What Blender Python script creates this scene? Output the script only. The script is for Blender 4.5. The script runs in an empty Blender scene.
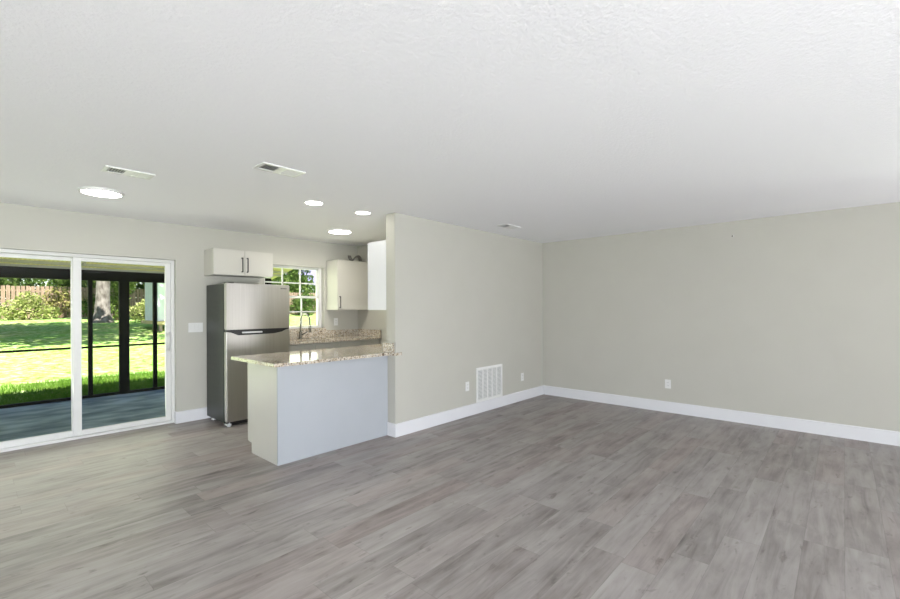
import bpy, bmesh, math, random
from mathutils import Vector, Matrix
random.seed(7)
R = math.radians
SC = bpy.context.scene
COL = SC.collection

# ------------------------------------------------------------------ camera
cam_d = bpy.data.cameras.new('camera')
cam = bpy.data.objects.new('camera', cam_d)
COL.objects.link(cam)
cam_d.sensor_width = 36.0
cam_d.lens = 435.72 / 900 * 36.0
cam_d.shift_y = (308.03 - 299.5) / 900
cam_d.clip_start = 0.05
cam_d.clip_end = 500
YAW, ROLL = 0.8358562, 0.0042
cam.matrix_world = (Matrix.Translation((0, 0, 1.39824)) @ Matrix.Rotation(-YAW, 4, 'Z')
                    @ Matrix.Rotation(math.pi / 2, 4, 'X') @ Matrix.Rotation(-ROLL, 4, 'Z'))
SC.camera = cam

# ------------------------------------------------------------------ view
SC.view_settings.view_transform = 'Standard'
SC.view_settings.look = 'None'
SC.view_settings.gamma = 1
SC.view_settings.use_curve_mapping = False
SC.view_settings.exposure = 0.35

# ------------------------------------------------------------------ sky, sun, daylight and fill lamps at the windows
w = bpy.data.worlds.new('sky')
SC.world = w
w.use_nodes = True
wn = w.node_tree
wn.nodes.clear()
sky = wn.nodes.new('ShaderNodeTexSky')
sky.sky_type = 'NISHITA'
sky.sun_disc = False
sky.sun_elevation = R(52)
sky.sun_rotation = R(180)
bg = wn.nodes.new('ShaderNodeBackground')
bg.inputs['Strength'].default_value = 0.22
wo = wn.nodes.new('ShaderNodeOutputWorld')
wn.links.new(sky.outputs[0], bg.inputs[0])
wn.links.new(bg.outputs[0], wo.inputs[0])

sun_d = bpy.data.lights.new('sun', 'SUN')
sun_d.energy = 14.5
sun_d.angle = R(0.6)
sun_d.color = (1.0, 0.95, 0.86)
sun = bpy.data.objects.new('sun', sun_d)
COL.objects.link(sun)
sun.rotation_euler = Vector((0.18, 1.0, -1.456)).to_track_quat('-Z', 'Y').to_euler()


def area(name, loc, direction, sx, sy, power, color):
    d = bpy.data.lights.new(name, 'AREA')
    d.shape = 'RECTANGLE'
    d.size, d.size_y = sx, sy
    d.energy = power
    d.color = color
    o = bpy.data.objects.new(name, d)
    COL.objects.link(o)
    o.location = loc
    o.rotation_euler = Vector(direction).to_track_quat('-Z', 'Y').to_euler()
    return o


# daylight lamps at front window, patio door and kitchen window; the rest added fill
area('front_window_skylight', (-1.6, -4.42, 1.3), (0.08, 1, -0.25), 4.1, 1.6, 100, (0.50, 0.72, 1.0))
area('front_window_ceiling_fill', (-1.6, -4.41, 0.8), (0.08, 1, 1.3), 4.1, 0.9, 570, (0.98, 0.97, 1.0))  # added lamp aimed upward to brighten the ceiling
area('right_ceiling_fill', (6.14, -2.9, 0.75), (-1, 0.45, 0.9), 2.4, 0.8, 68, (0.97, 0.97, 1.0))  # added lamp for the right of the ceiling, at an invented window
area('left_ceiling_fill', (-4.15, 3.3, 0.8), (1, -0.2, 1.0), 2.3, 0.9, 14, (0.97, 0.97, 1.0))  # added fill lamp; the left window it stands at is invented too
area('patio_door_ground_bounce', (0.8, 6.30, 1.0), (0.1, -1, 0.25), 1.7, 1.75, 13, (0.99, 1.0, 0.82))
area('kitchen_window_ground_bounce', (3.27, 6.28, 1.56), (0, -1, 0.1), 0.9, 0.9, 8, (0.98, 1.0, 0.74))

# ------------------------------------------------------------------ materials
M = {}


def mat(name, color=(0.8, 0.8, 0.8), rough=0.5, metal=0.0, spec=0.5):
    m = bpy.data.materials.new(name)
    m.use_nodes = True
    b = m.node_tree.nodes['Principled BSDF']
    b.inputs['Base Color'].default_value = (*color, 1)
    b.inputs['Roughness'].default_value = rough
    b.inputs['Metallic'].default_value = metal
    b.inputs['Specular IOR Level'].default_value = spec
    M[name] = m
    return m, m.node_tree, b


def node(nt, typ, **kw):
    n = nt.nodes.new(typ)
    for k, v in kw.items():
        if hasattr(n, k):
            setattr(n, k, v)
        else:
            n.inputs[k].default_value = v
    return n


def ramp(nt, fac, stops):
    r = nt.nodes.new('ShaderNodeValToRGB')
    e = r.color_ramp.elements
    while len(e) < len(stops):
        e.new(0.5)
    for el, (p, c) in zip(e, stops):
        el.position = p
        el.color = (*c, 1)
    nt.links.new(fac, r.inputs[0])
    return r.outputs[0]


def objco(nt):
    return nt.nodes.new('ShaderNodeTexCoord').outputs['Object']


def noise_mat(name, c1, c2, scale, rough=0.6, metal=0.0, bump=0.0, bump_scale=None, detail=4, lo=0.35, hi=0.65, stretch=None, spec=0.5):
    m, nt, b = mat(name, c1, rough, metal, spec)
    co = objco(nt)
    if stretch:
        mp = nt.nodes.new('ShaderNodeMapping')
        mp.inputs['Scale'].default_value = stretch
        nt.links.new(co, mp.inputs[0])
        co = mp.outputs[0]
    n = node(nt, 'ShaderNodeTexNoise', Scale=scale, Detail=detail)
    nt.links.new(co, n.inputs['Vector'])
    nt.links.new(ramp(nt, n.outputs[0], [(lo, c1), (hi, c2)]), b.inputs['Base Color'])
    if bump:
        n2 = node(nt, 'ShaderNodeTexNoise', Scale=bump_scale or scale, Detail=3)
        nt.links.new(co, n2.inputs['Vector'])
        bp = node(nt, 'ShaderNodeBump', Strength=bump, Distance=0.004)
        nt.links.new(n2.outputs[0], bp.inputs['Height'])
        nt.links.new(bp.outputs[0], b.inputs['Normal'])
    return m


noise_mat('wall_paint', (0.470, 0.460, 0.408), (0.480, 0.470, 0.418), 3, 0.7, bump=0.06, bump_scale=220)
noise_mat('white_trim', (0.70, 0.70, 0.72), (0.71, 0.71, 0.73), 5, 0.35)
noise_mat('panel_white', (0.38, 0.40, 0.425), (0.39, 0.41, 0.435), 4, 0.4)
noise_mat('vinyl_white', (0.68, 0.68, 0.66), (0.70, 0.70, 0.68), 5, 0.3)
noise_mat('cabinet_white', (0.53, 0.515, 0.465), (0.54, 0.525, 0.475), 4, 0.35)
noise_mat('plastic_white', (0.72, 0.72, 0.70), (0.73, 0.73, 0.71), 9, 0.35)
noise_mat('slot_dark', (0.03, 0.03, 0.03), (0.04, 0.04, 0.04), 9, 0.6)
noise_mat('black_metal', (0.015, 0.014, 0.013), (0.022, 0.02, 0.018), 12, 0.35)
noise_mat('duct_shade_grey', (0.20, 0.20, 0.20), (0.24, 0.24, 0.24), 6, 0.7)  # flat grey standing in for the shade inside the ducts
noise_mat('bronze', (0.006, 0.0055, 0.005), (0.009, 0.008, 0.007), 6, 0.5, spec=0.12)
noise_mat('fridge_side', (0.024, 0.029, 0.024), (0.032, 0.037, 0.032), 30, 0.35, spec=0.25)
noise_mat('black_plastic', (0.010, 0.010, 0.011), (0.014, 0.014, 0.015), 20, 0.3)
noise_mat('chrome', (0.30, 0.29, 0.27), (0.36, 0.35, 0.33), 14, 0.22, metal=1.0)
noise_mat('steel_sink', (0.55, 0.55, 0.55), (0.62, 0.62, 0.62), 30, 0.3, metal=1.0)
noise_mat('steel_foot', (0.6, 0.6, 0.6), (0.65, 0.65, 0.65), 30, 0.4)
noise_mat('badge_grey', (0.12, 0.12, 0.12), (0.15, 0.15, 0.15), 30, 0.4)
noise_mat('cable_grey', (0.10, 0.09, 0.08), (0.20, 0.19, 0.17), 40, 0.6)
noise_mat('stucco', (0.62, 0.60, 0.54), (0.66, 0.64, 0.58), 20, 0.9, bump=0.3)
noise_mat('roof_batten', (0.50, 0.47, 0.40), (0.58, 0.55, 0.47), 5, 0.7)
noise_mat('fascia_grey', (0.42, 0.41, 0.40), (0.48, 0.47, 0.46), 5, 0.6)
noise_mat('roof_shingle', (0.22, 0.20, 0.22), (0.32, 0.29, 0.33), 14, 0.9)
noise_mat('fence_wood', (0.17, 0.115, 0.08), (0.31, 0.225, 0.165), 2.5, 0.85, stretch=(6, 6, 0.5), lo=0.3, hi=0.7)
noise_mat('fence_post', (0.36, 0.27, 0.20), (0.46, 0.36, 0.27), 3, 0.85)
noise_mat('bark', (0.09, 0.075, 0.065), (0.24, 0.215, 0.20), 5, 0.9, bump=0.8, bump_scale=9, stretch=(1.5, 1.5, 0.7))
noise_mat('stem', (0.16, 0.10, 0.06), (0.24, 0.17, 0.11), 8, 0.9)
noise_mat('siding_white', (0.78, 0.79, 0.83), (0.84, 0.85, 0.88), 5, 0.6)
noise_mat('timber_yellow', (0.62, 0.47, 0.22), (0.72, 0.57, 0.30), 5, 0.7)
noise_mat('roof_violet', (0.13, 0.12, 0.24), (0.18, 0.17, 0.30), 3, 0.8)
noise_mat('gravel', (0.22, 0.25, 0.30), (0.62, 0.64, 0.68), 45, 0.9, bump=0.8, bump_scale=50, lo=0.4, hi=0.6)
noise_mat('porch_concrete', (0.10, 0.13, 0.24), (0.38, 0.43, 0.64), 2.6, 0.55, detail=7, lo=0.36, hi=0.66, stretch=(0.8, 1.6, 1), bump=0.1, bump_scale=40)

# ceiling: sprayed orange-peel / knock-down texture
m, nt, b = mat('ceiling_paint', (0.885, 0.885, 0.905), 0.85)
co = objco(nt)
v = node(nt, 'ShaderNodeTexNoise', Scale=56, Detail=5, Roughness=0.6)
nt.links.new(co, v.inputs['Vector'])
bp = node(nt, 'ShaderNodeBump', Strength=0.55, Distance=0.006)
nt.links.new(v.outputs[0], bp.inputs['Height'])
nt.links.new(bp.outputs[0], b.inputs['Normal'])


# floor: grey vinyl planks running along X
def floor_material():
    m, nt, b = mat('plank_floor', (0.3, 0.27, 0.25), 0.42)
    L = nt.links
    co = objco(nt)
    sep = nt.nodes.new('ShaderNodeSeparateXYZ')
    L.new(co, sep.inputs[0])

    def mth(op, a, bb=None, c=None):
        n = nt.nodes.new('ShaderNodeMath')
        n.operation = op
        for i, x in enumerate((a, bb, c)):
            if x is None:
                continue
            if isinstance(x, (int, float)):
                n.inputs[i].default_value = x
            else:
                L.new(x, n.inputs[i])
        return n.outputs[0]

    def wnz(vec=None, wv=None):
        n = nt.nodes.new('ShaderNodeTexWhiteNoise')
        n.noise_dimensions = '2D' if vec is not None else '1D'
        L.new(vec, n.inputs['Vector']) if vec is not None else L.new(wv, n.inputs['W'])
        return n

    ys = mth('DIVIDE', sep.outputs['Y'], 0.182)
    row = mth('FLOOR', ys)
    yf = mth('FRACT', ys)
    off = wnz(wv=row).outputs['Value']
    xs = mth('ADD', mth('DIVIDE', sep.outputs['X'], 1.22), mth('MULTIPLY', off, 7.3))
    pid = mth('FLOOR', xs)
    xf = mth('FRACT', xs)
    cv = nt.nodes.new('ShaderNodeCombineXYZ')
    L.new(row, cv.inputs[0])
    L.new(pid, cv.inputs[1])
    wn_ = wnz(vec=cv.outputs[0])
    tone = wn_.outputs['Value']
    sepc = nt.nodes.new('ShaderNodeSeparateColor')
    L.new(wn_.outputs['Color'], sepc.inputs[0])
    # grain: long streaks, offset per plank
    gx = mth('ADD', mth('MULTIPLY', sep.outputs['X'], 1.1), mth('MULTIPLY', tone, 53.0))
    gy = mth('ADD', mth('MULTIPLY', sep.outputs['Y'], 11.0), mth('MULTIPLY', sepc.outputs[0], 31.0))
    gv = nt.nodes.new('ShaderNodeCombineXYZ')
    L.new(gx, gv.inputs[0])
    L.new(gy, gv.inputs[1])
    g1 = node(nt, 'ShaderNodeTexNoise', Scale=1.6, Detail=8, Roughness=0.62, Distortion=0.7)
    L.new(gv.outputs[0], g1.inputs['Vector'])
    # knots / cloudy blotches
    kv = nt.nodes.new('ShaderNodeCombineXYZ')
    L.new(mth('ADD', mth('MULTIPLY', sep.outputs['X'], 2.0), mth('MULTIPLY', sepc.outputs[1], 17.0)), kv.inputs[0])
    L.new(mth('ADD', mth('MULTIPLY', sep.outputs['Y'], 5.0), mth('MULTIPLY', tone, 29.0)), kv.inputs[1])
    k1 = node(nt, 'ShaderNodeTexNoise', Scale=1.5, Detail=3, Roughness=0.5)
    L.new(kv.outputs[0], k1.inputs['Vector'])
    val = mth('ADD', mth('MULTIPLY', g1.outputs[0], 0.62), mth('MULTIPLY', k1.outputs[0], 0.42))
    val = mth('ADD', val, mth('MULTIPLY', mth('SUBTRACT', tone, 0.5), 0.13))
    base = ramp(nt, val, [(0.26, (0.110, 0.095, 0.090)), (0.40, (0.212, 0.190, 0.180)), (0.54, (0.300, 0.275, 0.262)), (0.74, (0.385, 0.360, 0.345))])
    kn = node(nt, 'ShaderNodeTexNoise', Scale=3.2, Detail=4, Roughness=0.6, Distortion=0.4)
    L.new(kv.outputs[0], kn.inputs['Vector'])
    kf = ramp(nt, kn.outputs[0], [(0.60, (0, 0, 0)), (0.74, (1, 1, 1))])
    km = nt.nodes.new('ShaderNodeMix')
    km.data_type = 'RGBA'
    km.blend_type = 'MULTIPLY'
    L.new(kf, km.inputs['Factor'])
    L.new(base, km.inputs['A'])
    km.inputs['B'].default_value = (0.58, 0.55, 0.54, 1)
    base = km.outputs['Result']
    # a few pinkish boards
    pk = nt.nodes.new('ShaderNodeMix')
    pk.data_type = 'RGBA'
    pk.blend_type = 'MULTIPLY'
    L.new(mth('MULTIPLY', mth('POWER', sepc.outputs[2], 3.0), 0.55), pk.inputs['Factor'])
    L.new(base, pk.inputs['A'])
    pk.inputs['B'].default_value = (1.0, 0.86, 0.84, 1)
    # seams
    ey = mth('MINIMUM', yf, mth('SUBTRACT', 1.0, yf))
    ex = mth('MINIMUM', xf, mth('SUBTRACT', 1.0, xf))
    seam = mth('MAXIMUM', mth('LESS_THAN', ey, 0.010), mth('LESS_THAN', ex, 0.0016))
    sm = nt.nodes.new('ShaderNodeMix')
    sm.data_type = 'RGBA'
    sm.blend_type = 'MULTIPLY'
    L.new(mth('MULTIPLY', seam, 0.32), sm.inputs['Factor'])
    L.new(pk.outputs['Result'], sm.inputs['A'])
    sm.inputs['B'].default_value = (0.45, 0.43, 0.42, 1)
    L.new(sm.outputs['Result'], b.inputs['Base Color'])
    rg = mth('ADD', 0.36, mth('MULTIPLY', g1.outputs[0], 0.16))
    L.new(rg, b.inputs['Roughness'])
    bp = node(nt, 'ShaderNodeBump', Strength=0.12, Distance=0.002)
    L.new(mth('SUBTRACT', g1.outputs[0], seam), bp.inputs['Height'])
    L.new(bp.outputs[0], b.inputs['Normal'])


floor_material()

# granite
m, nt, b = mat('granite', (0.5, 0.45, 0.38), 0.07)
co = objco(nt)
v1 = node(nt, 'ShaderNodeTexVoronoi', Scale=95)
n1 = node(nt, 'ShaderNodeTexNoise', Scale=26, Detail=5, Roughness=0.7)
nt.links.new(co, v1.inputs['Vector'])
nt.links.new(co, n1.inputs['Vector'])
sc_ = nt.nodes.new('ShaderNodeSeparateColor')
nt.links.new(v1.outputs['Color'], sc_.inputs[0])
c_a = ramp(nt, sc_.outputs[0], [(0.0, (0.10, 0.075, 0.055)), (0.16, (0.34, 0.27, 0.20)), (0.34, (0.56, 0.49, 0.39)), (0.75, (0.70, 0.65, 0.56)), (0.93, (0.45, 0.43, 0.41))])
c_b = ramp(nt, n1.outputs[0], [(0.30, (0.35, 0.28, 0.22)), (0.46, (0.86, 0.82, 0.76)), (0.62, (1.0, 1.0, 1.0))])
mx = nt.nodes.new('ShaderNodeMix')
mx.data_type = 'RGBA'
mx.blend_type = 'MULTIPLY'
mx.inputs['Factor'].default_value = 0.75
nt.links.new(c_a, mx.inputs['A'])
nt.links.new(c_b, mx.inputs['B'])
nt.links.new(mx.outputs['Result'], b.inputs['Base Color'])

# brushed stainless steel
m, nt, b = mat('stainless', (0.60, 0.58, 0.55), 0.32, 1.0)
co = objco(nt)
mp = nt.nodes.new('ShaderNodeMapping')
mp.inputs['Scale'].default_value = (260, 260, 1.5)
nt.links.new(co, mp.inputs[0])
n1 = node(nt, 'ShaderNodeTexNoise', Scale=1.0, Detail=3)
nt.links.new(mp.outputs[0], n1.inputs['Vector'])
nt.links.new(ramp(nt, n1.outputs[0], [(0.3, (0.50, 0.485, 0.46)), (0.7, (0.58, 0.565, 0.54))]), b.inputs['Base Color'])
b.inputs['Anisotropic'].default_value = 0.6
b.inputs['Anisotropic Rotation'].default_value = 0.25
bp = node(nt, 'ShaderNodeBump', Strength=0.03, Distance=0.001)
nt.links.new(n1.outputs[0], bp.inputs['Height'])
nt.links.new(bp.outputs[0], b.inputs['Normal'])


def emit(name, color, strength):
    m = bpy.data.materials.new(name)
    m.use_nodes = True
    nt = m.node_tree
    nt.nodes.clear()
    e = node(nt, 'ShaderNodeEmission', Strength=strength)
    e.inputs['Color'].default_value = (*color, 1)
    o = nt.nodes.new('ShaderNodeOutputMaterial')
    nt.links.new(e.outputs[0], o.inputs[0])
    M[name] = m


emit('lamp_disk', (1.0, 0.98, 0.94), 24)
emit('lamp_disk_kitchen', (1.0, 0.95, 0.85), 70)
emit('lamp_small', (1.0, 0.96, 0.90), 20)

# clear glass pane
m = bpy.data.materials.new('glass')
m.use_nodes = True
nt = m.node_tree
nt.nodes.clear()
tr = nt.nodes.new('ShaderNodeBsdfTransparent')
tr.inputs[0].default_value = (0.95, 0.97, 0.96, 1)
gl = nt.nodes.new('ShaderNodeBsdfGlossy')
gl.inputs['Roughness'].default_value = 0.02
fr = nt.nodes.new('ShaderNodeFresnel')
fr.inputs['IOR'].default_value = 1.15
mxs = nt.nodes.new('ShaderNodeMixShader')
nt.links.new(fr.outputs[0], mxs.inputs[0])
nt.links.new(tr.outputs[0], mxs.inputs[1])
nt.links.new(gl.outputs[0], mxs.inputs[2])
o = nt.nodes.new('ShaderNodeOutputMaterial')
nt.links.new(mxs.outputs[0], o.inputs[0])
M['glass'] = m


def leaf_mat(name, c1, c2, c3, scale=1.2):
    m = bpy.data.materials.new(name)
    m.use_nodes = True
    nt = m.node_tree
    nt.nodes.clear()
    co = objco(nt)
    n = node(nt, 'ShaderNodeTexNoise', Scale=scale, Detail=6, Roughness=0.8)
    nt.links.new(co, n.inputs['Vector'])
    c = ramp(nt, n.outputs[0], [(0.32, c1), (0.5, c2), (0.68, c3)])
    d = nt.nodes.new('ShaderNodeBsdfDiffuse')
    t = nt.nodes.new('ShaderNodeBsdfTranslucent')
    mx = nt.nodes.new('ShaderNodeMixShader')
    mx.inputs[0].default_value = 0.35
    nt.links.new(c, d.inputs[0])
    nt.links.new(c, t.inputs[0])
    nt.links.new(d.outputs[0], mx.inputs[1])
    nt.links.new(t.outputs[0], mx.inputs[2])
    o = nt.nodes.new('ShaderNodeOutputMaterial')
    nt.links.new(mx.outputs[0], o.inputs[0])
    M[name] = m


# translucent corrugated roofing sheet of the porch
m = bpy.data.materials.new('porch_roof')
m.use_nodes = True
nt = m.node_tree
nt.nodes.clear()
wv = node(nt, 'ShaderNodeTexWave', Scale=6.0)
nt.links.new(objco(nt), wv.inputs['Vector'])
c = ramp(nt, wv.outputs[0], [(0.0, (0.70, 0.68, 0.36)), (1.0, (0.80, 0.78, 0.46))])
d = nt.nodes.new('ShaderNodeBsdfDiffuse')
t = nt.nodes.new('ShaderNodeBsdfTranslucent')
mx = nt.nodes.new('ShaderNodeMixShader')
mx.inputs[0].default_value = 0.28
nt.links.new(c, d.inputs[0])
nt.links.new(c, t.inputs[0])
nt.links.new(d.outputs[0], mx.inputs[1])
nt.links.new(t.outputs[0], mx.inputs[2])
o = nt.nodes.new('ShaderNodeOutputMaterial')
nt.links.new(mx.outputs[0], o.inputs[0])
M['porch_roof'] = m

leaf_mat('leaf_dark', (0.02, 0.045, 0.012), (0.07, 0.12, 0.03), (0.20, 0.26, 0.08))
leaf_mat('leaf_mid', (0.06, 0.10, 0.025), (0.17, 0.24, 0.06), (0.36, 0.42, 0.17))
leaf_mat('leaf_yellow', (0.10, 0.15, 0.03), (0.30, 0.34, 0.11), (0.62, 0.60, 0.34), 3)
leaf_mat('leaf_vine', (0.10, 0.13, 0.03), (0.30, 0.30, 0.10), (0.55, 0.42, 0.26), 2.5)
leaf_mat('grass_blade', (0.06, 0.14, 0.015), (0.12, 0.23, 0.03), (0.26, 0.36, 0.09), 4)

# lawn
m, nt, b = mat('lawn', (0.2, 0.3, 0.05), 0.95, spec=0.1)
co = objco(nt)
n1 = node(nt, 'ShaderNodeTexNoise', Scale=0.55, Detail=5, Roughness=0.65)
n2 = node(nt, 'ShaderNodeTexNoise', Scale=5.5, Detail=6, Roughness=0.75)
nt.links.new(co, n1.inputs['Vector'])
nt.links.new(co, n2.inputs['Vector'])
ca = ramp(nt, n2.outputs[0], [(0.32, (0.08, 0.18, 0.025)), (0.45, (0.20, 0.34, 0.06)), (0.59, (0.44, 0.50, 0.26)), (0.76, (0.68, 0.64, 0.50))])
cb = ramp(nt, n1.outputs[0], [(0.40, (0.75, 0.95, 0.70)), (0.62, (1.15, 1.0, 1.0))])
mx = nt.nodes.new('ShaderNodeMix')
mx.data_type = 'RGBA'
mx.blend_type = 'MULTIPLY'
mx.inputs['Factor'].default_value = 1
nt.links.new(ca, mx.inputs['A'])
nt.links.new(cb, mx.inputs['B'])
nt.links.new(mx.outputs['Result'], b.inputs['Base Color'])
bp = node(nt, 'ShaderNodeBump', Strength=0.6, Distance=0.05)
nt.links.new(n2.outputs[0], bp.inputs['Height'])
nt.links.new(bp.outputs[0], b.inputs['Normal'])

# ------------------------------------------------------------------ builders
ORG = {}


def box(bm, x0, y0, z0, x1, y1, z1, bev=0.0, seg=2):
    vs = [bm.verts.new((x, y, z)) for x in (x0, x1) for y in (y0, y1) for z in (z0, z1)]
    idx = [(0, 1, 3, 2), (4, 6, 7, 5), (0, 4, 5, 1), (2, 3, 7, 6), (0, 2, 6, 4), (1, 5, 7, 3)]
    fs = [bm.faces.new([vs[i] for i in q]) for q in idx]
    if bev > 0:
        es = list({e for f in fs for e in f.edges})
        bmesh.ops.bevel(bm, geom=es, offset=bev, segments=seg, affect='EDGES', clamp_overlap=True)
    return bm


def prism(bm, pts, vec, bev=0.0):
    """polygon pts (3D) extruded along vec"""
    a = [bm.verts.new(p) for p in pts]
    c = [bm.verts.new(Vector(p) + Vector(vec)) for p in pts]
    n = len(a)
    fs = [bm.faces.new(a), bm.faces.new(list(reversed(c)))]
    for i in range(n):
        fs.append(bm.faces.new([a[i], c[i], c[(i + 1) % n], a[(i + 1) % n]]))
    if bev > 0:
        es = list({e for f in fs for e in f.edges})
        bmesh.ops.bevel(bm, geom=es, offset=bev, segments=2, affect='EDGES', clamp_overlap=True)
    return bm


def tube(bm, pts, r, n=10, caps=True):
    pts = [Vector(p) for p in pts]
    rs = r if isinstance(r, (list, tuple)) else [r] * len(pts)
    rings = []
    up = Vector((0.31, 0.17, 0.93)).normalized()
    for i, p in enumerate(pts):
        d = (pts[min(i + 1, len(pts) - 1)] - pts[max(i - 1, 0)]).normalized()
        u = d.cross(up)
        if u.length < 0.1:
            u = d.cross(Vector((1, 0.2, 0)))
        u.normalize()
        vv = d.cross(u).normalized()
        rings.append([bm.verts.new(p + (u * math.cos(2 * math.pi * k / n) + vv * math.sin(2 * math.pi * k / n)) * rs[i]) for k in range(n)])
    for a, c in zip(rings, rings[1:]):
        for k in range(n):
            bm.faces.new([a[k], a[(k + 1) % n], c[(k + 1) % n], c[k]])
    if caps:
        bm.faces.new(list(reversed(rings[0])))
        bm.faces.new(rings[-1])
    return bm


def lathe(bm, cx, cy, prof, n=40, close=True):
    """prof: list of (radius, z)"""
    rings = []
    for r, z in prof:
        if r < 1e-6:
            rings.append([bm.verts.new((cx, cy, z))])
        else:
            rings.append([bm.verts.new((cx + r * math.cos(2 * math.pi * k / n), cy + r * math.sin(2 * math.pi * k / n), z)) for k in range(n)])
    for a, c in zip(rings, rings[1:]):
        for k in range(n):
            k2 = (k + 1) % n
            if len(a) == 1 and len(c) == 1:
                continue
            if len(a) == 1:
                bm.faces.new([a[0], c[k2], c[k]])
            elif len(c) == 1:
                bm.faces.new([a[k], a[k2], c[0]])
            else:
                bm.faces.new([a[k], a[k2], c[k2], c[k]])
    return bm


def obj(name, bm, material, parent=None, smooth=False, org=None):
    bmesh.ops.recalc_face_normals(bm, faces=bm.faces[:])
    me = bpy.data.meshes.new(name)
    o_ = org or (ORG[parent.name] if parent else Vector((0, 0, 0)))
    o_ = Vector(o_)
    bm.transform(Matrix.Translation(-o_))
    bm.to_mesh(me)
    bm.free()
    me.materials.append(M[material])
    if smooth:
        for p in me.polygons:
            p.use_smooth = True
    ob = bpy.data.objects.new(name, me)
    COL.objects.link(ob)
    if parent:
        ob.parent = parent
    else:
        ob.location = o_
    ORG[ob.name] = o_
    return ob


def NB():
    return bmesh.new()


def bx(*a, **k):
    return box(bmesh.new(), *a, **k)


def thing(name, label, cat, loc=(0, 0, 0), group=None):
    e = bpy.data.objects.new(name, None)
    COL.objects.link(e)
    e.location = loc
    e.empty_display_size = 0.1
    e['label'] = label
    e['category'] = cat
    if group:
        e['group'] = group
    ORG[e.name] = Vector(loc)
    return e


def tag(o, label, cat, group=None, kind=None):
    o['label'] = label
    o['category'] = cat
    if group:
        o['group'] = group
    if kind:
        o['kind'] = kind
    return o


def struct(name, bm, material, label=None, cat=None):
    o = obj(name, bm, material)
    o['kind'] = 'structure'
    if label:
        o['label'] = label
        o['category'] = cat
    return o


def struct_root(name, label, cat, loc):
    e = thing(name, label, cat, loc)
    e['kind'] = 'structure'
    return e


# ------------------------------------------------------------------ room shell
YD, YP, XR, H = 6.0606, 3.613, 6.247, 2.44
YB = 6.26            # outside face of the back wall
XL, YF = -4.25, -4.6
XP = 3.11            # end of the partition
YPB = 3.768          # kitchen side of the partition
XK = 4.394           # right wall of the kitchen
DX0, DX1, DZ1 = -0.12, 1.709, 2.0
WX0, WX1, WZ0, WZ1 = 2.80, 3.755, 1.09, 2.035

struct('floor', bx(XL - 0.2, YF - 0.2, -0.08, XR + 0.15, YB, 0.0), 'plank_floor', 'grey wood-look plank floor', 'floor')
struct('ceiling', bx(XL - 0.2, YF - 1.2, H, XR + 0.35, YB + 0.005, H + 0.45), 'ceiling_paint', 'white textured ceiling', 'ceiling')

bm = NB()
box(bm, XL - 0.2, YD, 0, DX0, YB, H)
box(bm, DX0, YD, DZ1, DX1, YB, H)
box(bm, DX1, YD, 0, WX0, YB, H)
box(bm, WX0, YD, 0, WX1, YB, WZ0)
box(bm, WX0, YD, WZ1, WX1, YB, H)
box(bm, WX1, YD, 0, XR + 0.15, YB, H)
struct('wall_back', bm, 'wall_paint', 'greige wall with patio door and kitchen window', 'wall')
RW = (-4.15, -1.65, 0.3, 2.15)
bm = NB()
box(bm, XR, YF, 0, XR + 0.15, RW[0], H)
box(bm, XR, RW[1], 0, XR + 0.15, YD, H)
box(bm, XR, RW[0], 0, XR + 0.15, RW[1], RW[2])
box(bm, XR, RW[0], RW[3], XR + 0.15, RW[1], H)
struct('wall_right', bm, 'wall_paint', 'long greige wall at right', 'wall')
struct('wall_partition', bx(XP, YP, 0, XR, YPB, H, bev=0.006), 'wall_paint', 'greige partition wall between kitchen and living room', 'wall')
struct('wall_kitchen', bx(XK, YPB, 0, XK + 0.12, YD, H), 'wall_paint', 'right wall of the kitchen', 'wall')
FW = (-3.75, 0.55, 0.35, 2.15)
bm = NB()
box(bm, XL - 0.2, YF - 0.2, 0, FW[0], YF, H)
box(bm, FW[1], YF - 0.2, 0, XR + 0.15, YF, H)
box(bm, FW[0], YF - 0.2, 0, FW[1], YF, FW[2])
box(bm, FW[0], YF - 0.2, FW[3], FW[1], YF, H)
struct('wall_front', bm, 'wall_paint', 'wall behind the camera with a wide window', 'wall')
LW = (2.1, 4.5, 0.35, 2.15)
bm = NB()
box(bm, XL - 0.2, YF, 0, XL, LW[0], H)
box(bm, XL - 0.2, LW[1], 0, XL, YD, H)
box(bm, XL - 0.2, LW[0], 0, XL, LW[1], LW[2])
box(bm, XL - 0.2, LW[0], LW[3], XL, LW[1], H)
struct('wall_left', bm, 'wall_paint', 'left wall with an added window', 'wall')


def base(name, x0, y0, x1, y1, wall):
    t, hh, c = 0.015, 0.142, 0.006
    if wall == 'y':      # faces -Y, against y0
        pr = [(x0, y0, 0), (x0, y0 - t, 0), (x0, y0 - t, hh - c), (x0, y0 - t + c, hh), (x0, y0, hh)]
        bm = prism(NB(), pr, (x1 - x0, 0, 0))
    else:                # faces -X, against x0
        pr = [(x0, y0, 0), (x0 - t, y0, 0), (x0 - t, y0, hh - c), (x0 - t + c, y0, hh), (x0, y0, hh)]
        bm = prism(NB(), pr, (0, y1 - y0, 0))
    return struct(name, bm, 'white_trim')


base('baseboard_right', XR, YF, XR, YP - 0.0155, 'x')
base('baseboard_partition', XP - 0.015, YP, XR, YP, 'y')
base('baseboard_partition_end', XP, YP, XP, YPB - 0.032, 'x')
base('baseboard_back', DX1, YD, 2.85, YD, 'y')
base('baseboard_back_left', XL, YD, DX0, YD, 'y')
# little painted return of the base into the door opening
struct('baseboard_door', bx(DX1 - 0.012, YD - 0.015, 0, DX1, YD + 0.065, 0.142), 'white_trim')


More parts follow.
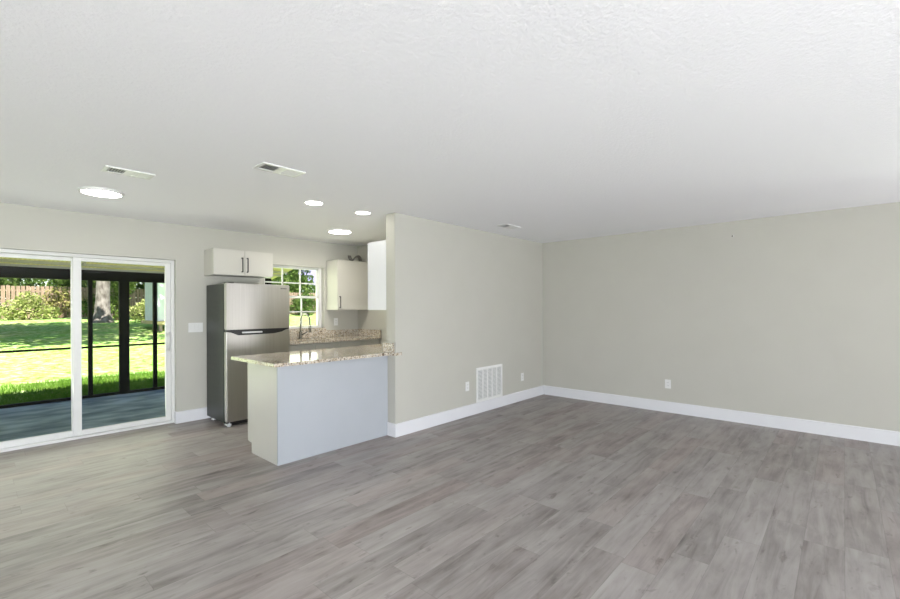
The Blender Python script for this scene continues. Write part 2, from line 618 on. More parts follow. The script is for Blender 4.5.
# ------------------------------------------------------------------ patio door
door = struct_root('door_1', 'white vinyl sliding patio door onto the porch', 'door', ((DX0 + DX1) / 2, 6.18, 0))
YJ0, YJ1 = 6.13, 6.25
bm = NB()
box(bm, DX0, YJ0, 0, DX0 + 0.035, YJ1, DZ1, 0.003)
box(bm, DX1 - 0.035, YJ0, 0, DX1, YJ1, DZ1, 0.003)
box(bm, DX0 + 0.035, YJ0, DZ1 - 0.035, DX1 - 0.035, YJ1, DZ1, 0.003)
box(bm, DX0 + 0.035, YJ0, 0, DX1 - 0.035, YJ1, 0.028, 0.003)
box(bm, DX0 + 0.035, 6.184, 0.028, DX1 - 0.035, 6.188, 0.04)
obj('door_frame', bm, 'vinyl_white', door)


def panel(name, x0, x1, y0, y1, sl, sr, handle=False):
    bm = NB()
    z0, z1 = 0.032, DZ1 - 0.038
    zb, zt = 0.088, 1.925
    box(bm, x0, y0, z0, x0 + sl, y1, z1, 0.004)
    box(bm, x1 - sr, y0, z0, x1, y1, z1, 0.004)
    box(bm, x0 + sl, y0, z0, x1 - sr, y1, zb, 0.004)
    box(bm, x0 + sl, y0, zt, x1 - sr, y1, z1, 0.004)
    p = obj(name, bm, 'vinyl_white', door)
    yc = (y0 + y1) / 2
    obj('glass_pane', bx(x0 + sl - 0.004, yc - 0.003, zb - 0.004, x1 - sr + 0.004, yc + 0.003, zt + 0.004), 'glass', p)
    if handle:
        hx = x1 - sr * 0.55
        bm = NB()
        box(bm, hx - 0.014, y0 - 0.008, 0.88, hx + 0.022, y0, 1.12, 0.004)
        pts = [(hx - 0.004, y0 - 0.006, 0.905), (hx - 0.018, y0 - 0.030, 0.915), (hx - 0.030, y0 - 0.046, 0.945), (hx - 0.034, y0 - 0.050, 1.0),
               (hx - 0.030, y0 - 0.046, 1.055), (hx - 0.018, y0 - 0.030, 1.085), (hx - 0.004, y0 - 0.006, 1.095)]
        tube(bm, pts, 0.008, 8)
        obj('door_handle', bm, 'plastic_white', p, True)
    return p


panel('fixed_panel', DX0 + 0.037, 0.81, 6.192, 6.232, 0.065, 0.062)
panel('sliding_panel', 0.757, DX1 - 0.037, 6.142, 6.182, 0.070, 0.054, True)

# ------------------------------------------------------------------ kitchen window
win = struct_root('window_1', 'white kitchen window with gridded panes over the sink', 'window', ((WX0 + WX1) / 2, 6.17, WZ0))
y0, y1 = 6.135, 6.215
bm = NB()
fw = 0.048
box(bm, WX0, y0, WZ0, WX0 + fw, y1, WZ1, 0.003)
box(bm, WX1 - fw, y0, WZ0, WX1, y1, WZ1, 0.003)
box(bm, WX0 + fw, y0, WZ1 - 0.018, WX1 - fw, y1, WZ1, 0.003)
box(bm, WX0 + fw, y0, WZ0, WX1 - fw, y1, WZ0 + 0.022, 0.003)
obj('window_frame', bm, 'vinyl_white', win)
for nm, za, zb_, ya in (('lower_sash', WZ0 + 0.022, 1.592, 6.145), ('upper_sash', 1.56, WZ1 - 0.018, 6.18)):
    bm = NB()
    xa, xb = WX0 + fw, WX1 - fw
    box(bm, xa, ya, za, xa + 0.012, ya + 0.028, zb_)
    box(bm, xb - 0.012, ya, za, xb, ya + 0.028, zb_)
    box(bm, xa, ya, za, xb, ya + 0.028, za + (0.032 if nm == 'upper_sash' else 0.02))
    box(bm, xa, ya, zb_ - (0.032 if nm == 'lower_sash' else 0.015), xb, ya + 0.028, zb_)
    for k in (1, 2):
        xm = xa + (xb - xa) * k / 3
        box(bm, xm - 0.010, ya + 0.006, za + 0.02, xm + 0.010, ya + 0.022, zb_ - 0.02)
    zm = (za + zb_) / 2
    box(bm, xa + 0.012, ya + 0.006, zm - 0.009, xb - 0.012, ya + 0.022, zm + 0.009)
    s = obj(nm, bm, 'vinyl_white', win)
    obj('glass_pane', bx(xa + 0.01, ya + 0.012, za + 0.01, xb - 0.01, ya + 0.016, zb_ - 0.01), 'glass', s)

# window behind the camera; left and right windows are added to carry fill lamps
for i, (nm, bxs) in enumerate((('window_2', 'front'), ('added_window_3', 'left'), ('added_window_4', 'right'))):
    bm = NB()
    g = NB()
    if bxs == 'front':
        x0, x1, z0, z1 = FW
        yy = YF - 0.12
        for a, c in ((x0, x0 + 0.05), ((x0 + x1) / 2 - 0.03, (x0 + x1) / 2 + 0.03), (x1 - 0.05, x1)):
            box(bm, a, yy, z0, c, yy + 0.06, z1)
        box(bm, x0, yy, z0, x1, yy + 0.06, z0 + 0.05)
        box(bm, x0, yy, z1 - 0.05, x1, yy + 0.06, z1)
        box(g, x0 + 0.05, yy + 0.028, z0 + 0.05, x1 - 0.05, yy + 0.032, z1 - 0.05)
        rt = struct_root(nm, 'wide front window behind the camera', 'window', ((x0 + x1) / 2, yy, z0))
    else:
        a0, a1, z0, z1 = LW if bxs == 'left' else RW
        xx = XL - 0.14 if bxs == 'left' else XR + 0.06
        for a, c in ((a0, a0 + 0.05), ((a0 + a1) / 2 - 0.03, (a0 + a1) / 2 + 0.03), (a1 - 0.05, a1)):
            box(bm, xx, a, z0, xx + 0.06, c, z1)
        box(bm, xx, a0, z0, xx + 0.06, a1, z0 + 0.05)
        box(bm, xx, a0, z1 - 0.05, xx + 0.06, a1, z1)
        box(g, xx + 0.028, a0 + 0.05, z0 + 0.05, xx + 0.032, a1 - 0.05, z1 - 0.05)
        rt = struct_root(nm, 'added side window in the left wall' if bxs == 'left' else 'added side window in the right wall behind the camera', 'window', (xx, (a0 + a1) / 2, z0))
    f_ = obj('window_frame', bm, 'vinyl_white', rt)
    obj('glass_pane', g, 'glass', f_)


# ------------------------------------------------------------------ kitchen cabinets
def pull(parent, x, y, z0, z1, vertical=True, x1=None):
    """black bar pull standing off a door face at y (facing -Y)"""
    bm = NB()
    r = 0.0065
    box(bm, x - 0.006, y - 0.034, z0, x + 0.006, y - 0.024, z1, 0.002)
    for z in (z0 + 0.006, z1 - 0.006):
        box(bm, x - 0.006, y - 0.026, z - 0.006, x + 0.006, y, z + 0.006)
    return obj('handle', bm, 'black_metal', parent)


def wall_cabinet(label, x0, x1, yf, z0, z1, doors, handles, group=None):
    r = thing('wall_cabinet', label, 'cabinet', ((x0 + x1) / 2, YD, z0), group)
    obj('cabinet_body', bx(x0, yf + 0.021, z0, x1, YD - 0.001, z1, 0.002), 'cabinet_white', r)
    n = doors
    for k in range(n):
        a = x0 + (x1 - x0) * k / n + 0.0018
        c = x0 + (x1 - x0) * (k + 1) / n - 0.0018
        d = obj('door', bx(a, yf, z0 + 0.002, c, yf + 0.019, z1 - 0.002, 0.0025), 'cabinet_white', r)
        hx, hz0, hz1 = handles[k]
        pull(d, hx, yf, hz0, hz1)
    return r


wall_cabinet('short white two-door wall cabinet above the steel refrigerator', 2.022, 2.775, 5.735, 1.826, 2.150, 2,
             [(2.362, 1.868, 2.055), (2.428, 1.868, 2.055)])
wall_cabinet('tall white single-door wall cabinet between kitchen window and corner', 3.788, XK - 0.002, 5.735, 1.376, 2.150, 1, [(3.822, 1.405, 1.585)])

# cabinet on the kitchen side of the partition, seen end-on
r = thing('wall_cabinet', 'white wall cabinet behind the partition end, seen end-on', 'cabinet', (3.6, YPB, 1.38))
obj('cabinet_body', bx(XP + 0.002, YPB + 0.001, 1.38, XP + 0.76, 4.082, 2.157, 0.002), 'white_trim', r)
for k in range(2):
    a = XP + 0.002 + 0.379 * k
    d = obj('door', bx(a + 0.0015, 4.084, 1.382, a + 0.3775, 4.102, 2.155, 0.0025), 'white_trim', r)
    bm = NB()
    hx = a + (0.345 if k == 0 else 0.035)
    box(bm, hx - 0.006, 4.126, 1.42, hx + 0.006, 4.136, 1.60)
    for z in (1.426, 1.594):
        box(bm, hx - 0.006, 4.102, z - 0.006, hx + 0.006, 4.128, z + 0.006)
    obj('handle', bm, 'black_metal', d)

# coil of cable lying on the corner cabinet
bm = NB()
pts = []
for i in range(90):
    a = i / 90 * 2 * math.pi * 3.2
    rr = 0.095 + 0.022 * math.sin(a * 1.7)
    pts.append((4.20 + rr * math.cos(a), 5.87 + rr * 0.75 * math.sin(a), 2.160 + 0.085 * abs(math.sin(a * 1.5 + 0.6))))
tube(bm, pts, 0.008, 6)
tag(obj('cable_coil', bm, 'cable_grey', None, True, org=(4.20, 5.87, 2.15)), 'dark coil of cable lying on top of the corner wall cabinet', 'cable')

# base cabinets along the back wall
r = thing('base_cabinet', 'white base cabinets under the sink counter along the back wall', 'cabinet', (3.6, 5.76, 0))
CZ = 0.918
bm = NB()
box(bm, 2.862, 5.495, 0.10, 2.88, YD - 0.001, CZ - 0.001)
box(bm, XK - 0.02, 5.495, 0.10, XK - 0.002, YD - 0.001, CZ - 0.001)
box(bm, 2.88, 5.495, 0.10, XK - 0.02, YD - 0.02, 0.118)
box(bm, 2.88, YD - 0.02, 0.10, XK - 0.02, YD - 0.001, CZ - 0.001)
box(bm, 2.88, 5.495, 0.88, XK - 0.02, 5.513, CZ - 0.001)
obj('cabinet_body', bm, 'cabinet_white', r)
obj('toe_kick', bx(2.862, 5.56, 0.0, XK - 0.002, YD - 0.02, 0.10), 'cabinet_white', r)
xs = [2.864, 3.25, 3.636, 4.01, 4.39]
for k in range(4):
    d = obj('door', bx(xs[k] + 0.0018, 5.474, 0.105, xs[k + 1] - 0.0018, 5.493, 0.905, 0.0025), 'cabinet_white', r)
    pull(d, xs[k + 1] - 0.045 if k % 2 == 0 else xs[k] + 0.045, 5.474, 0.50, 0.67)

# sink counter
SX0, SX1, SY0, SY1 = 2.98, 3.62, 5.545, 5.90
CT = 0.952
bm = NB()
y_f = 5.440
for a in ((2.842, y_f, SX0, YD - 0.001), (SX1, y_f, XK - 0.001, YD - 0.001), (SX0, y_f, SX1, SY0), (SX0, SY1, SX1, YD - 0.001)):
    box(bm, a[0], a[1], CZ, a[2], a[3], CT)
bmesh.ops.remove_doubles(bm, verts=bm.verts[:], dist=1e-5)
tag(obj('countertop', bm, 'granite', org=(3.6, 5.75, CZ)), 'speckled granite sink countertop along the back wall', 'countertop')
bm = NB()
box(bm, SX0 - 0.01, SY0 - 0.01, 0.74, SX1 + 0.01, SY1 + 0.01, 0.745)
box(bm, SX0 - 0.01, SY0 - 0.01, 0.745, SX0, SY1 + 0.01, CZ - 0.0005)
box(bm, SX1, SY0 - 0.01, 0.745, SX1 + 0.01, SY1 + 0.01, CZ - 0.0005)
box(bm, SX0, SY0 - 0.01, 0.745, SX1, SY0, CZ - 0.0005)
box(bm, SX0, SY1, 0.745, SX1, SY1 + 0.01, CZ - 0.0005)
sk = thing('sink', 'stainless undermount sink in the granite counter below the window', 'sink', (3.3, 5.72, 0.74))
obj('basin', bm, 'steel_sink', sk)
obj('drain', lathe(NB(), 3.3, 5.72, [(0, 0.747), (0.05, 0.748), (0.055, 0.7455)], 24), 'chrome', sk)
# backsplash pieces
bm = prism(NB(), [(2.842, YD - 0.021, CT + 0.0005), (XK - 0.022, YD - 0.021, CT + 0.0005), (XK - 0.022, YD - 0.021, 1.056), (WX1 + 0.02, YD - 0.021, 1.056),
                  (WX1 + 0.02, YD - 0.021, WZ0), (2.842, YD - 0.021, WZ0)], (0, 0.020, 0))
tag(obj('backsplash', bm, 'granite', org=(3.6, YD, CT)), 'granite backsplash on the back wall, stepped up under the window', 'backsplash')
tag(obj('window_sill', bx(WX0 + 0.001, YD - 0.022, WZ0 + 0.0002, WX1 - 0.001, 6.134, WZ0 + 0.010, 0.001), 'granite', org=(3.27, 6.08, WZ0)),
    'granite sill slab under the kitchen window', 'sill')
tag(obj('backsplash', bx(XK - 0.021, 5.44, CT + 0.0005, XK - 0.001, YD - 0.022, 1.056, 0.001), 'granite', org=(XK, 5.75, CT)),
    'short granite side splash on the kitchen right wall', 'backsplash')

# faucet
fa = thing('faucet', 'steel gooseneck pull-down faucet standing behind the sink', 'faucet', (3.30, 5.965, CT))
fx, fy = 3.30, 5.965
obj('faucet_base', lathe(NB(), fx, fy, [(0, CT), (0.030, CT), (0.030, CT + 0.008), (0.021, CT + 0.014), (0.021, CT + 0.10), (0.015, CT + 0.112), (0, CT + 0.112)], 24), 'chrome', fa, True)
pts = [(fx, fy, CT + 0.10), (fx, fy, CT + 0.25)]
for k in range(11):
    a = math.pi * k / 10
    pts.append((fx + 0.02 * (1 - math.cos(a)) / 2, fy - 0.11 + 0.11 * math.cos(a), CT + 0.27 + 0.10 * math.sin(a)))
pts.append((fx + 0.02, fy - 0.225, CT + 0.20))
obj('spout', tube(NB(), pts, 0.012, 12), 'chrome', fa, True)
obj('spray_head', tube(NB(), [(fx + 0.02, fy - 0.224, CT + 0.21), (fx + 0.02, fy - 0.226, CT + 0.18), (fx + 0.02, fy - 0.228, CT + 0.10)], [0.014, 0.018, 0.019], 12), 'chrome', fa, True)
obj('lever', tube(NB(), [(fx + 0.015, fy, CT + 0.06), (fx + 0.05, fy - 0.005, CT + 0.07), (fx + 0.10, fy - 0.01, CT + 0.10)], [0.012, 0.008, 0.007], 10), 'black_metal', fa, True)

# ------------------------------------------------------------------ peninsula
PX0, PYF, PYB = 1.845, 3.738, 4.365
r = thing('peninsula_cabinet', 'white peninsula base cabinet with plain panel facing the living room', 'cabinet', (2.6, 4.05, 0))
PZ = 0.884
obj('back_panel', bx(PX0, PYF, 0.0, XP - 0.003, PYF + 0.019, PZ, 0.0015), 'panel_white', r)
pr = [(PX0, PYF + 0.02, 0), (PX0, PYB - 0.09, 0), (PX0, PYB - 0.09, 0.10), (PX0, PYB - 0.02, 0.10), (PX0, PYB - 0.02, PZ), (PX0, PYF + 0.02, PZ)]
obj('end_panel', prism(NB(), pr, (0.018, 0, 0)), 'cabinet_white', r)
obj('cabinet_body', bx(PX0 + 0.019, PYF + 0.036, 0.10, XK - 0.002, PYB - 0.021, PZ), 'cabinet_white', r)
obj('toe_kick', bx(PX0 + 0.019, PYF + 0.04, 0.0, XK - 0.002, PYB - 0.09, 0.10), 'cabinet_white', r)
for k in range(4):
    a, c = PX0 + 0.635 * k, PX0 + 0.635 * (k + 1)
    d = obj('door', bx(a + 0.002, PYB - 0.019, 0.105, c - 0.002, PYB, PZ - 0.008, 0.0025), 'cabinet_white', r)
    bm = NB()
    hx = c - 0.05 if k % 2 == 0 else a + 0.05
    box(bm, hx - 0.006, PYB + 0.024, 0.66, hx + 0.006, PYB + 0.034, 0.84)
    for z in (0.666, 0.834):
        box(bm, hx - 0.006, PYB, z - 0.006, hx + 0.006, PYB + 0.026, z + 0.006)
    obj('handle', bm, 'black_metal', d)

# granite slab with an ear wrapping the partition end
poly = [(1.79, 3.690), (XP - 0.03, 3.668), (XP - 0.03, 3.590), (XP + 0.075, 3.588), (XP + 0.082, 3.600), (XP + 0.082, YP - 0.002), (XP - 0.002, YP - 0.002), (XP - 0.002, YPB + 0.002),
        (XK - 0.002, YPB + 0.002), (XK - 0.002, 4.62), (1.79, 4.62)]
bm = prism(NB(), [(x, y, PZ + 0.001) for x, y in poly], (0, 0, 0.031))
tag(obj('countertop', bm, 'granite', org=(2.5, 4.1, PZ)), 'speckled granite slab on top of the white peninsula', 'countertop')
tag(obj('backsplash', bx(XP - 0.026, YP + 0.006, PZ + 0.0325, XP - 0.0075, YPB + 0.02, PZ + 0.135, 0.002), 'granite', org=(XP, 3.69, PZ + 0.032)),
    'small granite splash block against the partition end on the peninsula', 'backsplash')


# ------------------------------------------------------------------ refrigerator
FX0, FX1, FYF, FYB, FH = 2.03, 2.822, 5.372, 6.0, 1.705
fr = thing('refrigerator', 'stainless top-freezer refrigerator with grey sides beside the counter', 'refrigerator', ((FX0 + FX1) / 2, 5.7, 0))
obj('cabinet_body', bx(FX0, FYF + 0.078, 0.045, FX1, FYB, FH - 0.008, 0.004), 'fridge_side', fr)
obj('base_grille', bx(FX0 + 0.01, FYF + 0.05, 0.012, FX1 - 0.01, FYF + 0.12, 0.06), 'black_plastic', fr)
for x in (FX0 + 0.05, FX1 - 0.05):
    for y in (FYF + 0.06, FYB - 0.08):
        obj('foot', lathe(NB(), x, y, [(0, 0.0), (0.022, 0.0), (0.022, 0.02), (0.012, 0.03), (0.012, 0.05), (0, 0.05)], 16), 'steel_foot', fr)
obj('lower_hinge', bx(FX0 + 0.004, FYF + 0.012, 0.022, FX0 + 0.06, FYF + 0.075, 0.040, 0.003), 'steel_foot', fr)
fd = obj('freezer_door', bx(FX0 + 0.001, FYF, 1.150, FX1 - 0.001, FYF + 0.07, FH, 0.008, 3), 'stainless', fr)
bm = NB()
for k, wd in enumerate((0.013, 0.010, 0.013, 0.011, 0.012)):
    xx = 2.697 + k * 0.0165
    box(bm, xx, FYF - 0.002, 1.650, xx + wd, FYF, 1.664)
obj('maker_badge', bm, 'badge_grey', fd)
pr = [(FX0 + 0.001, FYF, 0.062), (FX1 - 0.001, FYF, 0.062), (FX1 - 0.001, FYF, 1.138), (2.80, FYF, 1.136), (2.755, FYF, 1.122), (2.71, FYF, 1.098), (2.60, FYF, 1.086),
      (2.17, FYF, 1.076), (2.135, FYF, 1.090), (2.10, FYF, 1.114), (FX0 + 0.001, FYF, 1.128)]
ld = obj('fridge_door', prism(NB(), pr, (0, 0.07, 0), 0.006), 'stainless', fr)
bm = NB()
prism(bm, [(FX0 + 0.006, FYF + 0.018, 1.05), (FX1 - 0.006, FYF + 0.018, 1.05), (FX1 - 0.006, FYF + 0.018, 1.152), (FX0 + 0.006, FYF + 0.018, 1.152)], (0, 0.05, 0))
obj('handle_recess', bm, 'black_plastic', fr)
bm = NB()
box(bm, 2.215, FYF - 0.001, 1.104, 2.46, FYF + 0.017, 1.122, 0.003)
obj('handle_trim', bm, 'steel_foot', fr)
obj('top_hinge', bx(FX0 + 0.02, FYF + 0.02, FH - 0.004, FX0 + 0.10, FYF + 0.13, FH + 0.012, 0.004), 'fridge_side', fr)


# ------------------------------------------------------------------ electrical plates, grilles, small wall things
def plate(kind, label, c, axis, wdt, hgt, gangs, group=None):
    """wall plate at c; axis 'y': faces -Y, axis 'x': faces -X"""
    r = thing(kind, label, 'outlet' if kind == 'outlet' else 'switch', c, group)
    cx, cy, cz = c

    def lb(a0, z0, a1, z1, d0, d1, bev=0.0):
        if axis == 'y':
            return bx(cx + a0, cy - d1, cz + z0, cx + a1, cy - d0, cz + z1, bev=bev)
        return bx(cx - d1, cy + a0, cz + z0, cx - d0, cy + a1, cz + z1, bev=bev)

    obj('cover_plate', lb(-wdt / 2, -hgt / 2, wdt / 2, hgt / 2, 0.0, 0.006, 0.002), 'plastic_white', r)
    if kind == 'outlet':
        for s in (-1, 1):
            f = obj('receptacle', lb(-0.017, s * 0.02 - 0.014, 0.017, s * 0.02 + 0.014, 0.006, 0.009, 0.003), 'plastic_white', r)
            for q in (-0.007, 0.007):
                obj('slot', lb(q - 0.0015, s * 0.02 - 0.004, q + 0.0015, s * 0.02 + 0.006, 0.0085, 0.0095), 'slot_dark', f)
    else:
        for g in range(gangs):
            a = (g - (gangs - 1) / 2) * 0.046
            obj('rocker', lb(a - 0.016, -0.033, a + 0.016, 0.033, 0.006, 0.010, 0.002), 'plastic_white', r)
    return r


plate('outlet', 'white outlet low on the partition, left of the return grille', (4.322, YP, 0.385), 'y', 0.072, 0.118, 1)
plate('outlet', 'white outlet low on the partition, right of the return grille', (5.62, YP, 0.352), 'y', 0.072, 0.118, 1)
plate('outlet', 'white outlet low on the long right wall', (XR, 1.74, 0.375), 'x', 0.072, 0.118, 1)
plate('outlet', 'white outlet on the kitchen wall under the corner cabinet', (3.965, YD, 1.185), 'y', 0.072, 0.118, 1)
plate('light_switch', 'white triple switch plate between patio door and refrigerator', (1.922, YD, 1.167), 'y', 0.165, 0.118, 3)

# return-air grille
gx0, gx1, gz0, gz1 = 4.505, 5.093, 0.1425, 0.603
r = thing('return_grille', 'white return-air grille on the partition just above the baseboard', 'vent', ((gx0 + gx1) / 2, YP, gz0))
bm = NB()
t = 0.034
box(bm, gx0, YP - 0.012, gz0, gx0 + t, YP, gz1, 0.003)
box(bm, gx1 - t, YP - 0.012, gz0, gx1, YP, gz1, 0.003)
box(bm, gx0 + t, YP - 0.012, gz0, gx1 - t, YP, gz0 + t, 0.003)
box(bm, gx0 + t, YP - 0.012, gz1 - t, gx1 - t, YP, gz1, 0.003)
obj('grille_frame', bm, 'plastic_white', r)
obj('duct_shade_sheet', bx(gx0 + t, YP - 0.003, gz0 + t, gx1 - t, YP - 0.0005, gz1 - t), 'duct_shade_grey', r)  # solid sheet, duct shade behind the louvers put into its grey
n = 5
cw = (gx1 - gx0 - 2 * t) / n
for k in range(1, n):
    xm = gx0 + t + cw * k
    obj('mullion', bx(xm - 0.009, YP - 0.013, gz0 + t, xm + 0.009, YP - 0.003, gz1 - t, 0.002), 'plastic_white', r)
bm = NB()
nl = 22
for k in range(nl):
    z = gz0 + t + (k + 0.5) * (gz1 - gz0 - 2 * t) / nl
    prism(bm, [(gx0 + t, YP - 0.012, z - 0.005), (gx0 + t, YP - 0.0035, z + 0.0045), (gx0 + t, YP - 0.0035, z + 0.0058), (gx0 + t, YP - 0.012, z - 0.0037)], (gx1 - gx0 - 2 * t, 0, 0))
o = obj('louvers', bm, 'plastic_white', r)

# screw left in the right wall
r = thing('wall_screw', 'small dark screw left high on the long right wall', 'screw', (XR, 0.998, 2.26))
obj('anchor', tube(NB(), [(XR, 0.998, 2.26), (XR - 0.004, 0.998, 2.26)], 0.011, 12), 'plastic_white', r)
obj('screw', tube(NB(), [(XR - 0.003, 0.998, 2.26), (XR - 0.03, 0.998, 2.255), (XR - 0.034, 0.998, 2.255)], [0.005, 0.005, 0.010], 10), 'cable_grey', r)


# ceiling registers
def register(label, cx, cy, sx, sy, dark, group='ceiling air registers'):
    r = thing('ceiling_vent', label, 'vent', (cx, cy, H), group)
    bm = NB()
    e = 0.028
    x0, x1, y0, y1 = cx - sx / 2, cx + sx / 2, cy - sy / 2, cy + sy / 2
    zt, zb = H, H - 0.008
    box(bm, x0, y0, zb, x0 + e, y1, zt, 0.002)
    box(bm, x1 - e, y0, zb, x1, y1, zt, 0.002)
    box(bm, x0 + e, y0, zb, x1 - e, y0 + e, zt, 0.002)
    box(bm, x0 + e, y1 - e, zb, x1 - e, y1, zt, 0.002)
    box(bm, cx - 0.025, y0 + e, zb, cx + 0.025, y1 - e, zt)
    obj('vent_frame', bm, 'plastic_white', r)
    obj('duct_shade_sheet', bx(x0 + e, y0 + e, H - 0.002, x1 - e, y1 - e, H - 0.0003), 'duct_shade_grey', r)  # no hole: grey sheet coloured like the shaded duct
    for s in (-1, 1):
        bm = NB()
        xa, xb = (x0 + e, cx - 0.025) if s < 0 else (cx + 0.025, x1 - e)
        nb = 6
        for k in range(nb):
            xm = xa + (xb - xa) * (k + 0.5) / nb
            hw = 0.0075
            prism(bm, [(xm + hw * s, y0 + e, H - 0.010), (xm - hw * s * 0.6, y0 + e, H - 0.0025), (xm - hw * s * 0.6 + 0.0012, y0 + e, H - 0.0025), (xm + hw * s + 0.0012, y0 + e, H - 0.010)],
                  (0, y1 - y0 - 2 * e, 0))
        obj('louvers', bm, 'plastic_white', r)
    return r


register('white two-way ceiling vent right beside the left disk light', 0.822, 4.030, 0.31, 0.175, True)
register('white two-way ceiling vent alone over the middle of the room', 1.570, 3.130, 0.33, 0.175, True)
register('white ceiling vent nearest the partition wall', 4.640, 3.170, 0.31, 0.16, False)


# lights
def disk(label, cx, cy, rad, em, group):
    r = thing('disk_light', label, 'ceiling light', (cx, cy, H), group)
    obj('trim_ring', lathe(NB(), cx, cy, [(rad + 0.012, H), (rad + 0.012, H - 0.012), (rad, H - 0.020), (rad - 0.008, H - 0.020), (rad - 0.008, H - 0.002)], 48), 'plastic_white', r, True)
    obj('diffuser', lathe(NB(), cx, cy, [(rad - 0.008, H - 0.018), (rad * 0.6, H - 0.024), (0, H - 0.026)], 48), em, r, True)


disk('large round flush disk light near the patio door', 0.795, 4.862, 0.150, 'lamp_disk', 'large disk lights')
disk('large round flush disk light inside the kitchen', 3.350, 5.010, 0.150, 'lamp_disk_kitchen', 'large disk lights')


def downlight(label, cx, cy, rad):
    r = thing('downlight', label, 'ceiling light', (cx, cy, H), 'small recessed downlights')
    obj('trim_ring', lathe(NB(), cx, cy, [(rad + 0.014, H), (rad + 0.013, H - 0.004), (rad, H - 0.006), (rad, H - 0.001)], 40), 'plastic_white', r, True)
    obj('diffuser', lathe(NB(), cx, cy, [(rad, H - 0.004), (rad * 0.5, H - 0.006), (0, H - 0.0065)], 40), 'lamp_small', r, True)


downlight('small recessed downlight above the middle of the peninsula', 2.287, 3.865, 0.082)
downlight('small recessed downlight next to the partition end', 2.885, 3.878, 0.078)

# ------------------------------------------------------------------ porch and garden
struct('porch_floor', bx(-4.5, YB, -0.30, 4.56, 9.45, -0.08), 'porch_concrete', 'grey-blue concrete slab of the screened porch', 'floor')

# shed roof of the porch, sloping away from the house
pr_ = lambda y: 2.66 - (y - YB) * 0.18
bm = prism(NB(), [(-4.7, YB + 0.01, pr_(YB)), (-4.7, 9.62, pr_(9.62)), (-4.7, 9.62, pr_(9.62) + 0.07), (-4.7, YB + 0.01, pr_(YB) + 0.07)], (9.32, 0, 0))
roof = struct('porch_roof', bm, 'porch_roof', 'sloping cream roof over the porch', 'roof')
for y in (6.9, 7.6, 8.3, 8.85, 9.12):
    z = pr_(y)
    o = obj('batten', bx(-4.65, y - 0.03, z - 0.045, 4.58, y + 0.03, z - 0.002), 'roof_batten', roof)

enc = thing('porch_screen_frame', 'dark bronze frame of the screened porch wall facing the lawn', 'screen frame', (0, 9.4, -0.08))
PY0, PY1 = 9.35, 9.41
obj('top_beam', bx(-4.5, PY0 - 0.01, 1.886, 4.48, PY1 + 0.02, 2.058), 'bronze', enc)
obj('fascia', bx(-4.5, PY0 + 0.0, 2.059, 4.48, PY1 + 0.02, 2.098), 'fascia_grey', enc)
obj('bottom_rail', bx(-4.5, PY0, -0.079, 4.48, PY1, -0.035), 'bronze', enc)
obj('chair_rail', bx(-4.5, PY0 + 0.012, 0.750, 4.48, PY1 - 0.012, 0.782), 'bronze', enc)
for a, c in ((-4.5, -4.43), (-1.45, -1.39), (1.346, 1.404), (1.766, 1.91), (2.270, 2.329), (3.30, 3.36), (4.36, 4.48)):
    obj('post', bx(a, PY0, -0.035, c, PY1, 1.886), 'bronze', enc)
bm = NB()
tube(bm, [(1.16, 9.34, 2.04), (1.24, 8.9, 2.14)], 0.018, 8)
obj('brace', bm, 'roof_batten', enc)

gz = lambda y: -0.2 + max(0.0, y - 9.6) * 0.044
# lawn: gently rising ground, subdivided
bm = NB()
xs_ = [-40 + 4 * i for i in range(31)]
ys_ = [9.45, 9.7, 10.2, 11, 12, 13, 14, 15, 16, 17, 18, 20, 22, 24, 26, 28, 30, 33, 36, 40, 50, 70, 110]
gr = [[bm.verts.new((x, y, gz(min(y, 45)) + 0.03 * math.sin(x * 0.9 + y * 0.7) * min(1, (y - 9.45) / 3))) for x in xs_] for y in ys_]
for a, c in zip(gr, gr[1:]):
    for k in range(len(xs_) - 1):
        bm.faces.new([a[k], a[k + 1], c[k + 1], c[k]])
# ground beside and around the house
box(bm, -40, -30, -0.35, -4.5, 9.45, -0.2)
box(bm, 4.56, YB, -0.35, 80, 9.45, -0.2)
box(bm, XR + 0.4, -30, -0.35, 80, YB, -0.2)
box(bm, -4.5, -30, -0.35, XR + 0.4, YF - 0.22, -0.2)
struct('lawn', bm, 'lawn', 'green lawn rising gently behind the porch', 'lawn')
tag(struct('gravel_strip', bx(-4.5, 9.451, -0.25, 4.6, 10.12, -0.150), 'gravel'), 'bluish gravel strip along the porch edge', 'gravel')

# grass blades near the porch
bm = NB()
rnd = random.Random(3)
for i in range(14000):
    y = 10.12 + (rnd.random() ** 1.3) * 1.9
    x = rnd.uniform(-0.6, 1.1) + (y - 9.6) * rnd.uniform(-0.05, 0.30) + rnd.uniform(0, 2.4)
    z = gz(y) - 0.01
    hh = rnd.uniform(0.05, 0.12)
    a = rnd.uniform(0, math.pi)
    dx, dy = 0.008 * math.cos(a), 0.008 * math.sin(a)
    lx, ly = rnd.uniform(-0.05, 0.05), rnd.uniform(-0.05, 0.05)
    q = [bm.verts.new((x - dx, y - dy, z)), bm.verts.new((x + dx, y + dy, z)), bm.verts.new((x + lx, y + ly, z + hh))]
    bm.faces.new(q)
tag(obj('grass', bm, 'grass_blade'), 'short green grass growing on the lawn beside the porch', 'grass', kind='stuff')


